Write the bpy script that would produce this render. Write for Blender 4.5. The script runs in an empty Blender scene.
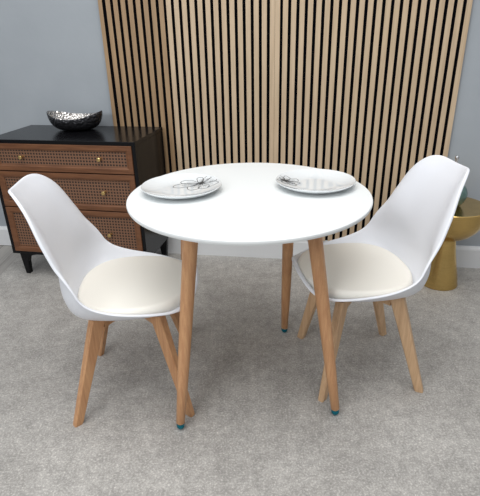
import bpy, bmesh, math, random
from mathutils import Vector, Matrix, noise
PI = math.pi
C = bpy.context.scene.collection
scene = bpy.context.scene
random.seed(4)

# ------------------------------------------------------------------ camera
F_PX, PITCH, ROLL, CAM_H = 477.9, 0.42799, -0.02187, 1.24312
cd = bpy.data.cameras.new('camera'); cam = bpy.data.objects.new('camera', cd); C.objects.link(cam)
cd.sensor_fit = 'VERTICAL'; cd.sensor_height = 36.0; cd.lens = F_PX * 36.0 / 496.0
cd.clip_start = 0.05
fwd = Vector((0, math.cos(PITCH), -math.sin(PITCH))); rt = Vector((1, 0, 0)); up = rt.cross(fwd)
r2 = rt * math.cos(ROLL) + up * math.sin(ROLL); u2 = -rt * math.sin(ROLL) + up * math.cos(ROLL)
cam.matrix_world = Matrix.Translation((0, 0, CAM_H)) @ Matrix((r2, u2, -fwd)).transposed().to_4x4()
scene.camera = cam

# ------------------------------------------------------------------ light and exposure
scene.view_settings.view_transform = 'Standard'; scene.view_settings.look = 'None'
scene.view_settings.gamma = 1.0; scene.view_settings.use_curve_mapping = False
scene.view_settings.exposure = 0.0
W = bpy.data.worlds.new('world'); scene.world = W; W.use_nodes = True
nt = W.node_tree; bg = nt.nodes['Background']
tc = nt.nodes.new('ShaderNodeTexCoord'); sx = nt.nodes.new('ShaderNodeSeparateXYZ')
cr = nt.nodes.new('ShaderNodeValToRGB'); mr = nt.nodes.new('ShaderNodeMapRange')
nt.links.new(tc.outputs['Generated'], sx.inputs[0]); nt.links.new(sx.outputs['Z'], mr.inputs[0])
mr.inputs[1].default_value = -1; mr.inputs[2].default_value = 1
nt.links.new(mr.outputs[0], cr.inputs[0]); nt.links.new(cr.outputs[0], bg.inputs[0])
cr.color_ramp.elements[0].color = (0.13, 0.13, 0.135, 1); cr.color_ramp.elements[0].position = 0.42
cr.color_ramp.elements[1].color = (0.93, 0.96, 1.0, 1); cr.color_ramp.elements[1].position = 0.78
bg.inputs[1].default_value = 0.69

def area(name, loc, target, sx_, sy_, power, col):
    l = bpy.data.lights.new(name, 'AREA'); l.shape = 'RECTANGLE'; l.size = sx_; l.size_y = sy_
    l.energy = power; l.color = col
    o = bpy.data.objects.new(name, l); C.objects.link(o); o.location = loc
    o.rotation_euler = (Vector(target) - Vector(loc)).to_track_quat('-Z', 'Y').to_euler()
    return o
area('window_daylight', (-1.7, -1.2, 2.2), (0.0, 1.9, 0.4), 1.6, 1.3, 42, (0.95, 0.98, 1.0))
area('ceiling_daylight', (-0.1, 0.75, 3.3), (0.0, 1.15, 0.0), 2.6, 2.0, 70, (1.0, 0.99, 0.97))

# ------------------------------------------------------------------ materials
def mat(name, col, rough=0.5, metal=0.0, coat=0.0, spec=0.5):
    m = bpy.data.materials.new(name); m.use_nodes = True
    b = m.node_tree.nodes['Principled BSDF']
    b.inputs['Base Color'].default_value = (*col, 1); b.inputs['Roughness'].default_value = rough
    b.inputs['Metallic'].default_value = metal; b.inputs['Coat Weight'].default_value = coat
    b.inputs['Specular IOR Level'].default_value = spec
    return m
class NT:
    def __init__(s, m): s.t = m.node_tree; s.b = s.t.nodes['Principled BSDF']
    def n(s, kind, **kw):
        x = s.t.nodes.new('ShaderNode' + kind)
        for k, v in kw.items(): setattr(x, k, v)
        return x
    def l(s, a, b): s.t.links.new(a, b)
    def coord(s, scale, which='Object', rot=(0, 0, 0)):
        a = s.n('TexCoord'); m = s.n('Mapping'); s.l(a.outputs[which], m.inputs[0])
        m.inputs['Scale'].default_value = scale; m.inputs['Rotation'].default_value = rot
        return m.outputs[0]
    def noise(s, vec, scale, detail=4, rough=0.5):
        x = s.n('TexNoise'); s.l(vec, x.inputs['Vector']); x.inputs['Scale'].default_value = scale
        x.inputs['Detail'].default_value = detail; x.inputs['Roughness'].default_value = rough
        return x.outputs['Fac']
    def ramp(s, fac, stops):
        r = s.n('ValToRGB'); s.l(fac, r.inputs[0]); e = r.color_ramp.elements
        while len(e) < len(stops): e.new(0.5)
        for i, (p, c) in enumerate(stops): e[i].position = p; e[i].color = (*c, 1)
        return r.outputs[0]
    def mix(s, a, b, fac=None, f=0.5, mode='MIX'):
        x = s.n('Mix', data_type='RGBA', blend_type=mode); s.l(a, x.inputs[6]); s.l(b, x.inputs[7])
        if fac is not None: s.l(fac, x.inputs[0])
        else: x.inputs[0].default_value = f
        return x.outputs[2]
    def bump(s, h, strength=0.2, dist=0.01):
        x = s.n('Bump'); s.l(h, x.inputs['Height']); x.inputs['Strength'].default_value = strength
        x.inputs['Distance'].default_value = dist; s.l(x.outputs[0], s.b.inputs['Normal'])
def wood(name, dark, light, scale=(14, 14, 1.2), rough=0.45, k=6):
    m = mat(name, light, rough); n = NT(m); v = n.coord(scale)
    f = n.noise(v, k, 6, 0.6); g = n.noise(n.coord((scale[0]*6, scale[1]*6, scale[2]*2)), k*2, 3, 0.6)
    c = n.ramp(f, [(0.32, dark), (0.68, light)]); c2 = n.ramp(g, [(0.3, (0.86,)*3), (0.7, (1.0,)*3)])
    n.l(n.mix(c, c2, f=0.8, mode='MULTIPLY'), n.b.inputs['Base Color']); n.bump(g, 0.08, 0.002)
    return m

M_wall = mat('blue_grey_paint', (0.33, 0.365, 0.405), 0.6); n = NT(M_wall)
v = n.coord((1, 1, 1)); f = n.noise(v, 3.2, 8, 0.6)
n.l(n.ramp(f, [(0.3, (0.33, 0.36, 0.39)), (0.7, (0.365, 0.395, 0.425))]), n.b.inputs['Base Color'])
n.bump(n.noise(v, 12, 6, 0.6), 0.25, 0.006)
M_base = mat('white_gloss_paint', (0.72, 0.73, 0.74), 0.35)

M_floor = mat('grey_concrete_covering', (0.3, 0.29, 0.28), 0.6, spec=0.3); n = NT(M_floor); v = n.coord((1, 1, 1))
a = n.ramp(n.noise(v, 2.6, 6, 0.62), [(0.3, (0.375, 0.357, 0.333)), (0.7, (0.485, 0.465, 0.437))])
b = n.ramp(n.noise(v, 42, 5, 0.72), [(0.34, (0.80,)*3), (0.66, (1.10,)*3)])
c = n.ramp(n.noise(v, 150, 3, 0.75), [(0.40, (0.76,)*3), (0.56, (0.98,)*3), (0.70, (1.6,)*3)])
d_ = n.ramp(n.noise(v, 11, 4, 0.6), [(0.35, (0.88,)*3), (0.65, (1.08,)*3)])
x = n.mix(a, b, f=1, mode='MULTIPLY'); x = n.mix(x, d_, f=1, mode='MULTIPLY'); x = n.mix(x, c, f=1.0, mode='MULTIPLY')
n.l(x, n.b.inputs['Base Color']); n.bump(n.noise(v, 60, 4, 0.7), 0.12, 0.003)

M_plank = mat('pale_grey_planks', (0.4, 0.38, 0.35), 0.45); n = NT(M_plank)
br = n.n('TexBrick'); n.l(n.coord((1, 1, 1), rot=(0, 0, PI/2)), br.inputs['Vector'])
br.inputs['Scale'].default_value = 1; br.inputs['Brick Width'].default_value = 1.2; br.inputs['Row Height'].default_value = 0.11
br.inputs['Mortar Size'].default_value = 0.002
br.inputs['Color1'].default_value = (0.42, 0.40, 0.37, 1); br.inputs['Color2'].default_value = (0.31, 0.29, 0.27, 1)
br.inputs['Mortar'].default_value = (0.12, 0.11, 0.10, 1)
g = n.ramp(n.noise(n.coord((30, 1.5, 30)), 3, 6, 0.6), [(0.3, (0.72,)*3), (0.7, (1.08,)*3)])
n.l(n.mix(br.outputs['Color'], g, f=1, mode='MULTIPLY'), n.b.inputs['Base Color'])

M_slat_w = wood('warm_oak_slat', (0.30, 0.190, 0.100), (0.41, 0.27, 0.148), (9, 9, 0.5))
M_slat = wood('pale_oak_slat', (0.49, 0.362, 0.235), (0.61, 0.465, 0.315), (9, 9, 0.5))
M_felt = mat('black_felt', (0.004, 0.004, 0.005), 1.0, spec=0.0)
M_mdf = mat('black_dyed_slat_edge', (0.010, 0.009, 0.008), 0.9, spec=0.1)
M_black = mat('black_lacquer', (0.005, 0.005, 0.006), 0.22, spec=0.22); n = NT(M_black)
n.bump(n.noise(n.coord((40, 3, 3)), 4, 4, 0.6), 0.05, 0.002)
M_drawer = wood('walnut_frame', (0.115, 0.043, 0.017), (0.205, 0.085, 0.036), (1.2, 12, 12), 0.38)
M_brass = mat('brass', (0.72, 0.52, 0.22), 0.28, 1.0)
# woven cane with square holes
M_cane = mat('brown_cane_webbing', (0.25, 0.12, 0.06), 0.55); n = NT(M_cane)
sp = n.n('SeparateXYZ'); n.l(n.coord((1/0.0155, 1, 1/0.0155)), sp.inputs[0])
def tri(o):
    fr = n.n('Math', operation='FRACT'); n.l(o, fr.inputs[0])
    s1 = n.n('Math', operation='SUBTRACT'); n.l(fr.outputs[0], s1.inputs[0]); s1.inputs[1].default_value = 0.5
    ab = n.n('Math', operation='ABSOLUTE'); n.l(s1.outputs[0], ab.inputs[0]); return ab.outputs[0]
mx = n.n('Math', operation='MAXIMUM'); n.l(tri(sp.outputs['X']), mx.inputs[0]); n.l(tri(sp.outputs['Z']), mx.inputs[1])
n.l(n.ramp(mx.outputs[0], [(0.27, (0.010, 0.005, 0.003)), (0.30, (0.195, 0.095, 0.052))]), n.b.inputs['Base Color'])
n.bump(mx.outputs[0], 0.5, 0.002)

M_shell = mat('white_plastic', (0.775, 0.79, 0.835), 0.4)
M_pad = mat('cream_leatherette', (0.83, 0.80, 0.73), 0.5); NT(M_pad).bump(NT(M_pad).noise(NT(M_pad).coord((1, 1, 1)), 260, 3), 0.06, 0.001)
M_beech = wood('beech_leg', (0.46, 0.225, 0.105), (0.62, 0.345, 0.17), (16, 16, 1.0))
M_beech2 = wood('pale_beech_leg', (0.50, 0.31, 0.17), (0.66, 0.44, 0.26), (16, 16, 1.0))
M_table = mat('white_table_lacquer', (0.745, 0.765, 0.765), 0.5, spec=0.35)
M_teal = mat('teal_metallic_glide', (0.02, 0.22, 0.30), 0.12, 0.9)
M_dark = mat('dark_rubber', (0.02, 0.02, 0.02), 0.6)
M_plate = mat('white_porcelain', (0.72, 0.75, 0.765), 0.08, coat=0.6)
M_ink = mat('grey_black_print', (0.03, 0.03, 0.03), 0.4)
M_ink2 = mat('soft_grey_print', (0.22, 0.22, 0.22), 0.4)
M_gold = mat('brushed_gold', (0.50, 0.34, 0.09), 0.22, 1.0); n = NT(M_gold)
gg = n.noise(n.coord((2, 2, 90)), 6, 4, 0.6)
n.l(n.ramp(gg, [(0.3, (0.53, 0.355, 0.12)), (0.7, (0.70, 0.49, 0.19))]), n.b.inputs['Base Color']); n.bump(gg, 0.06, 0.001)
def hammered(name, col, rough, metal, strength):
    m = mat(name, col, rough, metal); n = NT(m); vo = n.n('TexVoronoi'); n.l(n.coord((1, 1, 1)), vo.inputs['Vector'])
    vo.inputs['Scale'].default_value = 85; n.bump(vo.outputs['Distance'], strength, 0.006); return m
M_bowl_in = hammered('hammered_silver', (0.62, 0.60, 0.58), 0.18, 1.0, 0.9)
M_bowl_out = hammered('hammered_black', (0.045, 0.045, 0.05), 0.2, 0.7, 1.0)
M_vase = mat('green_glaze', (0.085, 0.16, 0.145), 0.18, coat=0.4); n = NT(M_vase)
n.l(n.ramp(n.noise(n.coord((1, 1, 1)), 30, 5, 0.6), [(0.3, (0.06, 0.115, 0.105)), (0.7, (0.13, 0.22, 0.20))]), n.b.inputs['Base Color'])
M_chrome = mat('polished_silver', (0.8, 0.8, 0.8), 0.15, 1.0)

# ------------------------------------------------------------------ helpers
def link(name, bm, m, parent=None, smooth=True, autos=None):
    me = bpy.data.meshes.new(name); bm.normal_update(); bm.to_mesh(me); bm.free()
    for mm in (m if isinstance(m, (list, tuple)) else [m]): me.materials.append(mm)
    o = bpy.data.objects.new(name, me); C.objects.link(o)
    if parent is not None: o.parent = parent
    if smooth:
        for p in me.polygons: p.use_smooth = True
        if autos is not None: me.set_sharp_from_angle(angle=autos)
    return o
def thing(name, label, cat, loc=(0, 0, 0), rz=0.0, group=None):
    o = bpy.data.objects.new(name, None); C.objects.link(o); o.location = loc; o.rotation_euler = (0, 0, rz)
    o.empty_display_size = 0.05
    return tag(o, label, cat, group)
def tag(o, label, cat, group=None):
    o['label'] = label; o['category'] = cat
    if group: o['group'] = group
    return o
def struct(o): o['kind'] = 'structure'; return o
def box(bm, x0, x1, y0, y1, z0, z1, bev=0.0):
    vs = [bm.verts.new((x, y, z)) for z in (z0, z1) for y in (y0, y1) for x in (x0, x1)]
    fs = [bm.faces.new([vs[i] for i in q]) for q in ((0, 2, 3, 1), (4, 5, 7, 6), (0, 1, 5, 4), (2, 6, 7, 3), (0, 4, 6, 2), (1, 3, 7, 5))]
    if bev:
        es = list({e for f in fs for e in f.edges}); bmesh.ops.bevel(bm, geom=es, offset=bev, segments=2, affect='EDGES', profile=0.5)
def prism(bm, pts, y0, y1):                      # pts in (x,z), extruded along y
    a = [bm.verts.new((x, y0, z)) for x, z in pts]; b = [bm.verts.new((x, y1, z)) for x, z in pts]
    bm.faces.new(a); bm.faces.new(b[::-1]); k = len(pts)
    for i in range(k): bm.faces.new((a[i], b[i], b[(i+1) % k], a[(i+1) % k]))
    bmesh.ops.recalc_face_normals(bm, faces=bm.faces)
def lathe(bm, prof, n=64, centre=(0, 0, 0)):
    rings = []
    for r, z in prof:
        if r < 1e-6: rings.append([bm.verts.new((centre[0], centre[1], centre[2] + z))])
        else: rings.append([bm.verts.new((centre[0] + r*math.cos(2*PI*i/n), centre[1] + r*math.sin(2*PI*i/n), centre[2] + z)) for i in range(n)])
    for A, B in zip(rings, rings[1:]):
        for i in range(n):
            j = (i+1) % n
            if len(A) == 1 and len(B) == 1: continue
            if len(A) == 1: bm.faces.new((A[0], B[j], B[i]))
            elif len(B) == 1: bm.faces.new((A[i], A[j], B[0]))
            else: bm.faces.new((A[i], A[j], B[j], B[i]))
    bmesh.ops.recalc_face_normals(bm, faces=bm.faces)
def loft(bm, sections):
    rs = [[bm.verts.new(p) for p in s] for s in sections]; k = len(rs[0])
    bm.faces.new(rs[0][::-1]); bm.faces.new(rs[-1])
    for A, B in zip(rs, rs[1:]):
        for i in range(k): bm.faces.new((A[i], A[(i+1) % k], B[(i+1) % k], B[i]))
    bmesh.ops.recalc_face_normals(bm, faces=bm.faces)
def interp(tab, s):
    if s <= tab[0][0]: return tab[0][1:]
    if s >= tab[-1][0]: return tab[-1][1:]
    for i in range(len(tab)-1):
        if tab[i][0] <= s <= tab[i+1][0]: break
    p0 = tab[max(i-1, 0)]; p1 = tab[i]; p2 = tab[i+1]; p3 = tab[min(i+2, len(tab)-1)]
    t = (s-p1[0])/(p2[0]-p1[0]); out = []
    for k in range(1, len(p1)):
        m1 = (p2[k]-p0[k])/(p2[0]-p0[0])*(p2[0]-p1[0]); m2 = (p3[k]-p1[k])/(p3[0]-p1[0])*(p2[0]-p1[0])
        out.append((2*t**3-3*t*t+1)*p1[k]+(t**3-2*t*t+t)*m1+(-2*t**3+3*t*t)*p2[k]+(t**3-t*t)*m2)
    return out
def tube_path(bm, pts, r):                        # thin flat-ish stroke made of a 4-sided tube
    rings = []
    for i, p in enumerate(pts):
        a = pts[max(i-1, 0)]; b = pts[min(i+1, len(pts)-1)]; t = (Vector(b)-Vector(a))
        if t.length < 1e-7: t = Vector((1, 0, 0))
        t.normalize(); s = t.cross(Vector((0, 0, 1))).normalized(); u = s.cross(t)
        rings.append([bm.verts.new(Vector(p)+s*r*c1+u*r*0.5*c2) for c1, c2 in ((1, 0), (0, 1), (-1, 0), (0, -1))])
    for A, B in zip(rings, rings[1:]):
        for i in range(4): bm.faces.new((A[i], A[(i+1) % 4], B[(i+1) % 4], B[i]))
    bmesh.ops.recalc_face_normals(bm, faces=bm.faces)

# ------------------------------------------------------------------ setting
YAW = -0.162024; D0 = 2.61677                       # the back wall: rotation, distance straight ahead
WM = Matrix.Translation((0, D0, 0)) @ Matrix.Rotation(YAW, 4, 'Z')   # wall frame: x along it, -y into the room
def wallobj(o): o.matrix_world = WM; return o
bm = bmesh.new(); box(bm, -4.2, 4.2, 0.0, 0.12, -0.02, 2.6); wallobj(struct(link('wall_back', bm, M_wall, smooth=False)))
bm = bmesh.new()
prof = [(0, 0), (-0.018, 0), (-0.018, 0.108), (-0.014, 0.118), (-0.009, 0.121), (-0.007, 0.127), (0, 0.127)]
loft(bm, [[(x, y, z) for y, z in prof] for x in (-4.2, 4.2)])
wallobj(struct(link('baseboard_back', bm, M_base, smooth=False)))
def floor_poly(name, x0, x1, ztop, zbot, m):
    bm = bmesh.new(); c = math.cos(YAW); tn = math.tan(YAW)
    far = lambda x: D0 + x*tn
    loft(bm, [[(x0, -3.2, z), (x1, -3.2, z), (x1, far(x1), z), (x0, far(x0), z)] for z in (zbot, ztop)])
    return struct(link(name, bm, m, smooth=False))
XE = -1.366
floor_poly('floor', XE, 4.0, 0.0, -0.06, M_floor)
floor_poly('floor', -4.0, XE, -0.003, -0.06, M_plank)

# slatted panels on the wall
def slat_panel(label, x0, starts, wid, m, xend):
    t = thing('slat_wall_panel', label, 'wall panel', WM @ Vector((x0, 0, 0)), YAW, 'slatted wood panels on the back wall')
    Z0, Z1 = 0.128, 2.42
    bm = bmesh.new(); box(bm, 0, xend-x0, -0.009, -0.0005, Z0, Z1); link('backing', bm, M_felt, t, smooth=False)
    bm = bmesh.new()
    for s, w in zip(starts, wid): box(bm, s-x0, s-x0+w, -0.021, -0.0085, Z0, Z1, 0.0006)
    bm.normal_update()
    for f in bm.faces: f.material_index = 0 if abs(f.normal.x) < 0.5 else 1
    link('slats', bm, [m, M_mdf], t, smooth=False)
P_ = 0.03964; G = 0.0150; SW = P_-G
st = [-0.694 + 0.0395*i for i in range(9)]; st[0] = -0.694
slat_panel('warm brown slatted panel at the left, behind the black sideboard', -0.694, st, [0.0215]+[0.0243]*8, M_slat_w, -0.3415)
x0 = -0.3081 + G/2 - P_
st = [x0 + P_*i for i in range(14)]
slat_panel('pale oak slatted panel in the middle, directly behind the round table top', x0, st, [SW]*13+[0.0243], M_slat, st[-1]+0.0243)
endA = st[-1]+0.0243
gB = -0.3081 + 13*P_ + 0.0227
st = [endA + 0.0004] + [gB + G/2 + P_*i for i in range(22)]
slat_panel('pale oak slatted panel at the right, widest of the three, behind the right chair', st[0], st, [0.0243]+[SW]*22, M_slat, st[-1]+SW)

# ------------------------------------------------------------------ sideboard
W_, DP, H_, HB = 0.787, 0.394, 0.774, 0.147
CY = YAW - 0.0356
ctr = WM @ Vector((-0.403, -0.050, 0)) + Matrix.Rotation(CY, 3, 'Z') @ Vector((-W_/2, -DP/2, 0))
cab = thing('sideboard', 'black wooden sideboard with three brown cane drawers against the wall', 'sideboard', ctr, CY)
hx, hy = W_/2, DP/2
bm = bmesh.new()
box(bm, -hx, hx, -hy, hy, H_-0.018, H_, 0.002)
box(bm, -hx+0.001, -hx+0.019, -hy+0.002, hy, HB, H_-0.0185, 0.001); box(bm, hx-0.019, hx-0.001, -hy+0.002, hy, HB, H_-0.0185, 0.001)
box(bm, -hx+0.019, hx-0.019, -hy+0.002, hy, HB, HB+0.016, 0.001); box(bm, -hx+0.019, hx-0.019, hy-0.01, hy, HB+0.016, H_-0.0185)
for z in (0.615, 0.421): box(bm, -hx+0.019, hx-0.019, -hy+0.012, hy-0.01, z-0.004, z+0.004)
link('body', bm, M_black, cab, smooth=False)
for sx_ in (-1, 1):
    for fy in (-1, 1):
        bm = bmesh.new()
        pts = [(0.004, HB), (0.020, 0.0), (0.044, 0.0), (0.047, 0.04), (0.050, 0.075), (0.058, 0.102), (0.084, 0.118), (0.115, 0.124), (0.115, HB)]
        pts = [(sx_*(hx-a), z) for a, z in pts]
        ya = fy*(hy-0.045); yb = fy*(hy-0.077)
        prism(bm, pts, min(ya, yb), max(ya, yb)); bmesh.ops.bevel(bm, geom=[e for e in bm.edges if abs(e.verts[0].co.y-e.verts[1].co.y) < 1e-5], offset=0.003, segments=1, affect='EDGES')
        link('leg', bm, M_black, cab, smooth=False)
bm = bmesh.new()
for yy in (-hy+0.050,): box(bm, -hx+0.116, hx-0.116, yy, yy+0.018, 0.1245, HB-0.0005, 0.001)
link('apron', bm, M_black, cab, smooth=False)
# drawers: mitred frame + cane + knobs
for z0, z1 in ((0.618, 0.7545), (0.424, 0.612), (0.164, 0.418)):
    xa, xb = -hx+0.021, hx-0.021; fw_ = 0.031; yf, yb = -hy-0.001, -hy+0.018
    bm = bmesh.new()
    def rect(a, y): return [(xa+a, y, z0+a), (xb-a, y, z0+a), (xb-a, y, z1-a), (xa+a, y, z1-a)]
    rings = [rect(0.0, yb), rect(0.0, yf+0.0015), rect(0.0015, yf), rect(fw_-0.008, yf), rect(fw_-0.004, yf+0.003), rect(fw_, yf+0.004), rect(fw_, yf+0.011)]
    rv = [[bm.verts.new(p) for p in r] for r in rings]
    for A, B in zip(rv, rv[1:]):
        for i in range(4): bm.faces.new((A[i], A[(i+1) % 4], B[(i+1) % 4], B[i]))
    bm.faces.new(rv[0]); bm.faces.new(rv[-1]); bmesh.ops.recalc_face_normals(bm, faces=bm.faces)
    dr = link('drawer', bm, M_drawer, cab, smooth=False)
    bm = bmesh.new(); box(bm, xa+fw_+0.0003, xb-fw_-0.0003, yf+0.008, yf+0.0108, z0+fw_+0.0003, z1-fw_-0.0003)
    link('cane_panel', bm, M_cane, dr, smooth=False)
    for kx in (hx-0.187, hx-0.605):
        bm = bmesh.new(); lathe(bm, [(0, 0), (0.006, 0), (0.0045, 0.004), (0.004, 0.016), (0.0085, 0.019), (0.0105, 0.023), (0.0095, 0.0265), (0.004, 0.0285), (0, 0.0285)], 24)
        zc = (z0+z1)/2 + 0.004
        bm.transform(Matrix.Translation((kx, yf+0.0085, zc)) @ Matrix.Rotation(PI/2, 4, 'X'))
        link('knob', bm, M_brass, dr, autos=0.6)

# hammered bowl on the sideboard
bc = Vector((-0.860, 2.610, H_+0.001))
bm = bmesh.new(); N = 72; K = 14; inner = []; outer = []
def bowlpt(k, i, off):
    a = 2*PI*i/N; t = k/K; e = math.cos(a)
    rx, ry = 0.147, 0.105
    zr = 0.066 + 0.030*abs(e)**2.2
    rr = 0.30 + 0.70*math.sin(t*PI/2)**0.85 if k else 0
    if k == 0: rr = 0.0
    z = zr*(1-math.cos(t*PI/2))**1.15
    return Vector(((rx-off)*rr*math.cos(a), (ry-off)*rr*math.sin(a), z + (off if k < K else 0)))
def surf(off, flip, mi):
    R_ = [[bm.verts.new(bowlpt(0, 0, off))]]
    for k in range(1, K+1): R_.append([bm.verts.new(bowlpt(k, i, off)) for i in range(N)])
    for k in range(K):
        for i in range(N):
            j = (i+1) % N
            vs = (R_[0][0], R_[1][i], R_[1][j]) if k == 0 else (R_[k][i], R_[k+1][i], R_[k+1][j], R_[k][j])
            f = bm.faces.new(vs[::-1] if not flip else vs); f.material_index = mi
    return R_[-1]
o_ = surf(0.0, False, 1); i_ = surf(0.0032, True, 0)
for i in range(N): f = bm.faces.new((o_[i], o_[(i+1) % N], i_[(i+1) % N], i_[i])); f.material_index = 1
bowl = link('decorative_bowl', bm, [M_bowl_in, M_bowl_out]); bowl.location = bc; bowl.rotation_euler = (0, 0, YAW+0.05)
tag(bowl, 'hammered silver bowl, black outside with two raised ends, on the sideboard', 'bowl')

# ------------------------------------------------------------------ gold side table + ornament
sc_ = Vector((1.050, 2.230, 0))
stb = tag(bpy.data.objects.new('side_table', None), 'round brushed gold pedestal side table behind the right chair', 'side table')
C.objects.link(stb); stb.location = sc_
ST = 0.436
bm = bmesh.new(); lathe(bm, [(0, 0.0), (0.094, 0.0), (0.096, 0.003), (0.094, 0.010), (0.087, 0.055), (0.073, 0.12), (0.060, 0.185), (0.053, 0.235), (0.052, 0.254), (0, 0.254)], 72)
link('pedestal', bm, M_gold, stb, autos=0.7)
bm = bmesh.new(); lathe(bm, [(0, 0.2545), (0.053, 0.2545), (0.056, 0.262), (0.085, 0.274), (0.115, 0.293), (0.142, 0.322), (0.160, 0.355), (0.169, 0.392), (0.171, ST-0.003), (0.1685, ST), (0.166, ST), (0, ST)], 96)
link('bowl_shaped_top', bm, M_gold, stb, autos=0.6)
vs_ = tag(bpy.data.objects.new('ornament', None), 'green glazed teardrop ornament with a silver tip, on the gold side table', 'ornament')
C.objects.link(vs_); vs_.location = (1.040, 2.232, ST+0.0005)
bm = bmesh.new(); lathe(bm, [(0, 0), (0.035, 0), (0.052, 0.007), (0.066, 0.024), (0.074, 0.048), (0.074, 0.068), (0.065, 0.090), (0.050, 0.109), (0.032, 0.126), (0.018, 0.145), (0.011, 0.170), (0.009, 0.195), (0, 0.195)], 64)
link('body', bm, M_vase, vs_, autos=0.8)
bm = bmesh.new(); lathe(bm, [(0, 0.1952), (0.009, 0.1952), (0.008, 0.205), (0.0065, 0.218), (0.009, 0.228), (0.0105, 0.236), (0.007, 0.244), (0, 0.246)], 32)
link('silver_tip', bm, M_chrome, vs_, autos=0.8)

# ------------------------------------------------------------------ dining table
TC = Vector((0.0335, 1.5204, 0)); TT = 0.75
tb = tag(bpy.data.objects.new('dining_table', None), 'round white dining table on splayed round wooden legs', 'table'); C.objects.link(tb); tb.location = TC
bm = bmesh.new(); lathe(bm, [(0, 0.7345), (0.393, 0.7345), (0.3975, 0.7365), (0.3995, 0.741), (0.400, 0.7445), (0.3990, 0.7485), (0.3965, TT), (0, TT)], 160)
link('tabletop', bm, M_table, tb, autos=0.5)
legs = [((-0.217, 1.242), (-0.142, 1.334)), ((0.323, 1.292), (0.222, 1.372)), ((0.192, 1.802), (0.190, 1.690)), ((-0.256, 1.850), (-0.190, 1.690))]
for (fx, fy), (tx, ty) in legs:
    B = Vector((fx, fy, 0.024)) - TC; T = Vector((tx, ty, 0.734)) - TC; ax = (T-B)
    q = ax.to_track_quat('Z', 'Y').to_matrix().to_4x4(); L = ax.length
    bm = bmesh.new(); n = 40; rings = []
    prof = [(0.0128, 0.0), (0.0145, 0.002), (0.0185, 0.16), (0.0215, 0.40), (0.0235, L-0.05), (0.0235, L)]
    for r, h in prof:
        ring = []
        for i in range(n):
            p = q @ Vector((r*math.cos(2*PI*i/n), r*math.sin(2*PI*i/n), h)) + B
            if h == L: p = p + ax.normalized()*((0.7343-p.z)/ax.normalized().z)
            ring.append(bm.verts.new(p))
        rings.append(ring)
    for A_, B_ in zip(rings, rings[1:]):
        for i in range(n): bm.faces.new((A_[i], A_[(i+1) % n], B_[(i+1) % n], B_[i]))
    bm.faces.new(rings[0][::-1]); bm.faces.new(rings[-1])
    lg = link('leg', bm, M_beech, tb, autos=0.8)
    bm = bmesh.new(); lathe(bm, [(0, 0.0), (0.006, 0.0005), (0.0105, 0.004), (0.0135, 0.010), (0.0138, 0.016), (0.0125, 0.0215), (0.011, 0.0245), (0, 0.0245)], 32, (B.x, B.y, 0.0))
    f_ = link('foot_glide', bm, M_teal, lg, autos=0.7); f_['label'] = 'teal metallic ball glide'

# ------------------------------------------------------------------ plates with line-drawn flowers
PR = 0.134
def pz(r):                                         # upper surface height of the plate at radius r
    t = max(0, min(1, (r-0.060)/(PR-0.060))); return 0.0075 + 0.0175*t**1.6
def plate(label, cx, cy, flower, strokes, rz):
    t = thing('dinner_plate', label, 'plate', (cx, cy, TT+0.0005), rz, 'dinner plates on the round table')
    bm = bmesh.new()
    top = [(PR*k/18, pz(PR*k/18)) for k in range(0, 19)]
    bot = [(PR+0.001, pz(PR)-0.0015), (PR-0.001, pz(PR)-0.0042), (0.118, 0.0115), (0.098, 0.0058), (0.080, 0.0022), (0.078, 0.0), (0.072, 0.0), (0.071, 0.002), (0, 0.002)]
    lathe(bm, top+bot, 96); link('dish', bm, M_plate, t, autos=1.0)
    bm = bmesh.new(); bm2 = bmesh.new(); rnd = random.Random(sum(map(ord, label)))
    fx, fy = flower
    def put(b, pts, r):
        out = []
        for x, y in pts:
            rr = math.hypot(x, y)
            if rr > PR-0.004: 
                if len(out) > 1: tube_path(b, out, r)
                out = []; continue
            out.append((x, y, pz(rr)+0.0003))
        if len(out) > 1: tube_path(b, out, r)
    def petal(a, L, w, r, b=bm):
        c, s = math.cos(a), math.sin(a); pts = []
        for k in range(25):
            u = k/24*2*PI; l = L*(0.10+0.90*(0.5-0.5*math.cos(u)))*(1+0.05*math.sin(3*u)); q = w*math.sin(u)*(0.55+0.6*(0.5-0.5*math.cos(u)))*(1+0.12*math.sin(5*u+a))
            pts.append((fx+c*l-s*q, fy+s*l+c*q))
        put(b, pts, r)
        for dq in (-0.35, 0.0, 0.35):
            vv = []
            for k in range(9):
                l = L*(0.12+0.62*k/8*(1-abs(dq)*0.3)); q = w*dq*math.sin(k/8*PI*0.6)
                vv.append((fx+c*l-s*q, fy+s*l+c*q))
            put(bm2, vv, r*0.55)
    for (a, L, w) in strokes: petal(math.radians(a), L, w, 0.0011)
    for k in range(16):
        a = 2*PI*k/16+rnd.uniform(-.1, .1); l = rnd.uniform(0.010, 0.017)
        put(bm, [(fx+math.cos(a)*l*j/4, fy+math.sin(a)*l*j/4) for j in range(5)], 0.0007)
    for k in range(4):
        put(bm, [(fx+(0.003+0.0022*k)*math.cos(j*PI/6), fy+(0.003+0.0022*k)*math.sin(j*PI/6)) for j in range(13)], 0.0008)
    # loose tendril lower on the plate
    for (sx0, sy0, ln) in ((0.005, -0.072, 0.055),):
        bm3 = bmesh.new(); put(bm3, [(sx0+ln*j/30, sy0+0.005*math.sin(j*0.7)+0.10*(ln*j/30)) for j in range(31)], 0.0007)
    link('flower_drawing', bm, M_ink, t, smooth=False); link('flower_veins', bm2, M_ink2, t, smooth=False); link('tendril_drawing', bm3, M_ink2, t, smooth=False)
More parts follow.
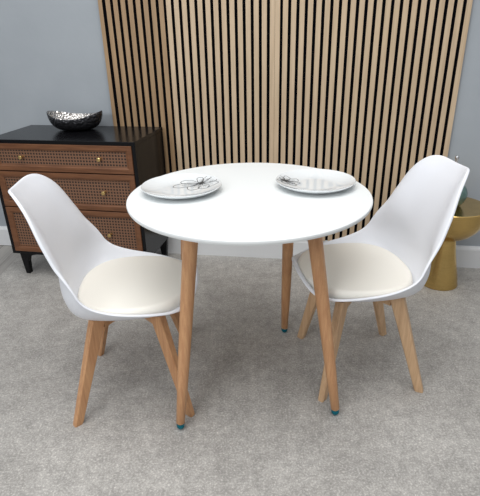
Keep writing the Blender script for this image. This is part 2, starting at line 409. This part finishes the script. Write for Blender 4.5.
plate('white plate on the left of the table, flower drawing towards its right side', -0.192, 1.553, (0.062, 0.055),
      [(10, 0.060, 0.020), (55, 0.050, 0.014), (100, 0.045, 0.013), (160, 0.075, 0.018), (195, 0.098, 0.024), (240, 0.075, 0.022), (285, 0.062, 0.020), (325, 0.068, 0.022)], 0.0)
plate('white plate on the right of the table, flower drawing at its left rim', 0.262, 1.578, (-0.100, 0.022),
      [(-15, 0.050, 0.013), (30, 0.055, 0.015), (75, 0.045, 0.013), (120, 0.040, 0.011), (200, 0.030, 0.010), (260, 0.036, 0.012), (310, 0.048, 0.013)], 0.0)

# ------------------------------------------------------------------ chairs
#        s      spine x, z      rim x, half width, z
SPINE = [(-1.0, 0.234, 0.458, 0.237, 0.212, 0.467),
         (-0.8, 0.188, 0.418, 0.194, 0.222, 0.465),
         (-0.5, 0.085, 0.391, 0.085, 0.232, 0.458),
         (-0.25, -0.050, 0.386, -0.010, 0.234, 0.460),
         (-0.05, -0.155, 0.404, -0.080, 0.234, 0.480),
         (0.10, -0.193, 0.470, -0.115, 0.232, 0.512),
         (0.30, -0.205, 0.565, -0.150, 0.221, 0.575),
         (0.55, -0.232, 0.675, -0.196, 0.198, 0.677),
         (0.80, -0.266, 0.752, -0.238, 0.170, 0.768),
         (1.0, -0.306, 0.812, -0.294, 0.142, 0.844)]
def S(s, t):
    x, z, rx, rw, rz = interp(SPINE, s); a = abs(t)
    q = a**(5.0 if s < 0 else 5.0 - 2.4*min(1, s*3))
    fl = max(0, (a-0.70)/0.30)**2*max(0, min(1, (s-0.1)/0.3))
    return Vector((x + (rx-x)*q + 0.026*q*(1-fl)*max(0, min(1, (s-0.1)/0.3)), t*rw, z + (rz-z)*q))
def squircle(s, t):                               # square to rounded square, rounder at the seat front
    n = 2.7 if s < 0 else 5.5; m = max(abs(s), abs(t))
    if m < 1e-6: return 0.0, 0.0
    r = (abs(s/m)**n + abs(t/m)**n)**(-1/n)
    return s*r, t*r
def shell_mesh():
    bm = bmesh.new(); NS, NT_ = 56, 30; g = []
    for i in range(NS+1):
        row = []
        for j in range(NT_+1):
            a, b = squircle(-1+2*i/NS, -1+2*j/NT_); row.append(bm.verts.new(S(a, b)))
        g.append(row)
    for i in range(NS):
        for j in range(NT_): bm.faces.new((g[i][j], g[i][j+1], g[i+1][j+1], g[i+1][j]))
    bm.normal_update()
    # rolled lip around the rim
    loop = [g[0][j] for j in range(NT_+1)] + [g[i][NT_] for i in range(1, NS+1)] + [g[NS][j] for j in range(NT_-1, -1, -1)] + [g[i][0] for i in range(NS-1, 0, -1)]
    nl = len(loop); prev = loop
    co = [v.co.copy() for v in loop]; nr = [v.normal.copy() for v in loop]
    avg = sum((n_ for n_ in nr), Vector()) 
    if avg.z < 0: nr = [-x for x in nr]
    outs = []
    for k in range(nl):
        tg = (co[(k+1) % nl]-co[k-1]).normalized(); o = tg.cross(nr[k]).normalized()
        outs.append(o)
    ctr_ = sum(co, Vector())/nl
    if sum(outs[k].dot(co[k]-ctr_) for k in range(nl)) < 0: outs = [-o for o in outs]
    for d_out, d_dn in ((0.004, 0.001), (0.006, 0.004), (0.0065, 0.010)):
        cur = [bm.verts.new(co[k]+outs[k]*d_out-nr[k]*d_dn) for k in range(nl)]
        for k in range(nl): bm.faces.new((prev[k], prev[(k+1) % nl], cur[(k+1) % nl], cur[k]))
        prev = cur
    bmesh.ops.recalc_face_normals(bm, faces=bm.faces)
    return bm
def pad_mesh():
    bm = bmesh.new(); NR, NA = 28, 96; cx0, hxp, hyp = 0.026, 0.200, 0.209; rows = []
    def plan(r, a):
        c, s = math.cos(a), math.sin(a); k = 2/2.5
        return cx0+hxp*r*math.copysign(abs(c)**k, c), hyp*r*math.copysign(abs(s)**k, s)*(1-0.06*c)
    def under(x, y):                               # shell height below a plan point
        best = None
        for k in range(-60, 16):
            sv = k/60; rw = interp(SPINE, sv)[3]; p = S(sv, max(-1, min(1, y/rw)))
            if best is None or abs(p.x-x) < best[0]: best = (abs(p.x-x), p.z)
        return best[1]
    ctrv = bm.verts.new((cx0, 0, 0.452)); prev = [ctrv]
    for k in range(1, NR+1):
        r = k/NR; cur = []
        for i in range(NA):
            x, y = plan(r, 2*PI*i/NA); un = under(x, y); zt = max(0.452 - 0.002*r*r, un + 0.006)
            e = max(0, (r-0.93)/0.07); z = zt*(1-e**3) + (un-0.001)*(e**3) if r > 0.93 else zt
            cur.append(bm.verts.new((x, y, z)))
        for i in range(NA):
            j = (i+1) % NA
            if k == 1: bm.faces.new((ctrv, prev[0] if False else cur[i], cur[j]))
            else: bm.faces.new((prev[i], cur[i], cur[j], prev[j]))
        prev = cur
    b = bm.verts.new((cx0, 0, 0.415)); 
    for i in range(NA): bm.faces.new((prev[(i+1) % NA], prev[i], b))
    bmesh.ops.recalc_face_normals(bm, faces=bm.faces)
    return bm
def chair(label, loc, rz, wm, feet, tops):
    t = thing('dining_chair', label, 'chair', loc, rz, 'white shell chairs at the round table')
    sh = link('shell', shell_mesh(), M_shell, t)
    so = sh.modifiers.new('thickness', 'SOLIDIFY'); so.thickness = 0.005; so.offset = -1
    sb = sh.modifiers.new('smooth', 'SUBSURF'); sb.levels = 1; sb.render_levels = 1
    pd = link('seat_pad', pad_mesh(), M_pad, t)
    # four legs, broad in the diagonal plane, narrow across it
    for (fx, fy), (tx, ty) in zip(feet, tops):
        B = Vector((fx, fy, 0)); T = Vector((tx, ty, 0.382)); rad = Vector((fx-tx, fy-ty, 0)).normalized(); crs = Vector((-rad.y, rad.x, 0))
        def sec(c, a, b, ch=0.004): return [c+rad*u*(a/2)+crs*w_*(b/2) for u, w_ in ((1, 1-ch*2/b), (1-ch*2/a, 1), (-1+ch*2/a, 1), (-1, 1-ch*2/b), (-1, -1+ch*2/b), (-1+ch*2/a, -1), (1-ch*2/a, -1), (1, -1+ch*2/b))]
        bm = bmesh.new(); ax = T-B
        loft(bm, [sec(B, 0.030, 0.022), sec(B+ax*0.02, 0.032, 0.024), sec(B+ax*0.6, 0.043, 0.029), sec(B+ax*0.93, 0.050, 0.031), sec(T, 0.050, 0.031)])
        link('leg', bm, wm, t, smooth=False)
    # crossed support rails and mounting plate under the shell
    bm = bmesh.new()
    for a in (0, 1):
        p, q = Vector((*tops[a], 0)), Vector((*tops[a+2], 0)); dv = (q-p); L = dv.length; dv.normalize(); cr_ = Vector((-dv.y, dv.x, 0)); z0, z1 = (0.336, 0.3595) if a == 0 else (0.3362, 0.3597)
        s0, s1 = p+dv*0.016, q-dv*0.016
        loft(bm, [[c+cr_*0.010+Vector((0, 0, z0)), c-cr_*0.010+Vector((0, 0, z0)), c-cr_*0.010+Vector((0, 0, z1+0.012)), c+cr_*0.010+Vector((0, 0, z1+0.012))] for c in (s0, s1)])
    link('support_rails', bm, wm, t, smooth=False)
    bm = bmesh.new(); box(bm, -0.07, 0.07, -0.07, 0.07, 0.372, 0.3805, 0.002); link('mounting_plate', bm, M_dark, t, smooth=False)
    return t
tops = [(-0.098, -0.122), (0.098, -0.122), (0.098, 0.122), (-0.098, 0.122)]
chair('white shell chair with cream seat pad, left of the table before the sideboard', (-0.393, 1.487, 0), math.radians(5), M_beech,
      [(-0.205, -0.199), (0.186, -0.197), (0.176, 0.232), (-0.196, 0.200)], tops)
chair('white shell chair with cream seat pad, right of the table, paler wooden legs', (0.440, 1.570, 0), math.radians(185.5), M_beech2,
      [(-0.205, -0.180), (0.160, -0.206), (0.168, 0.188), (-0.202, 0.188)], tops)
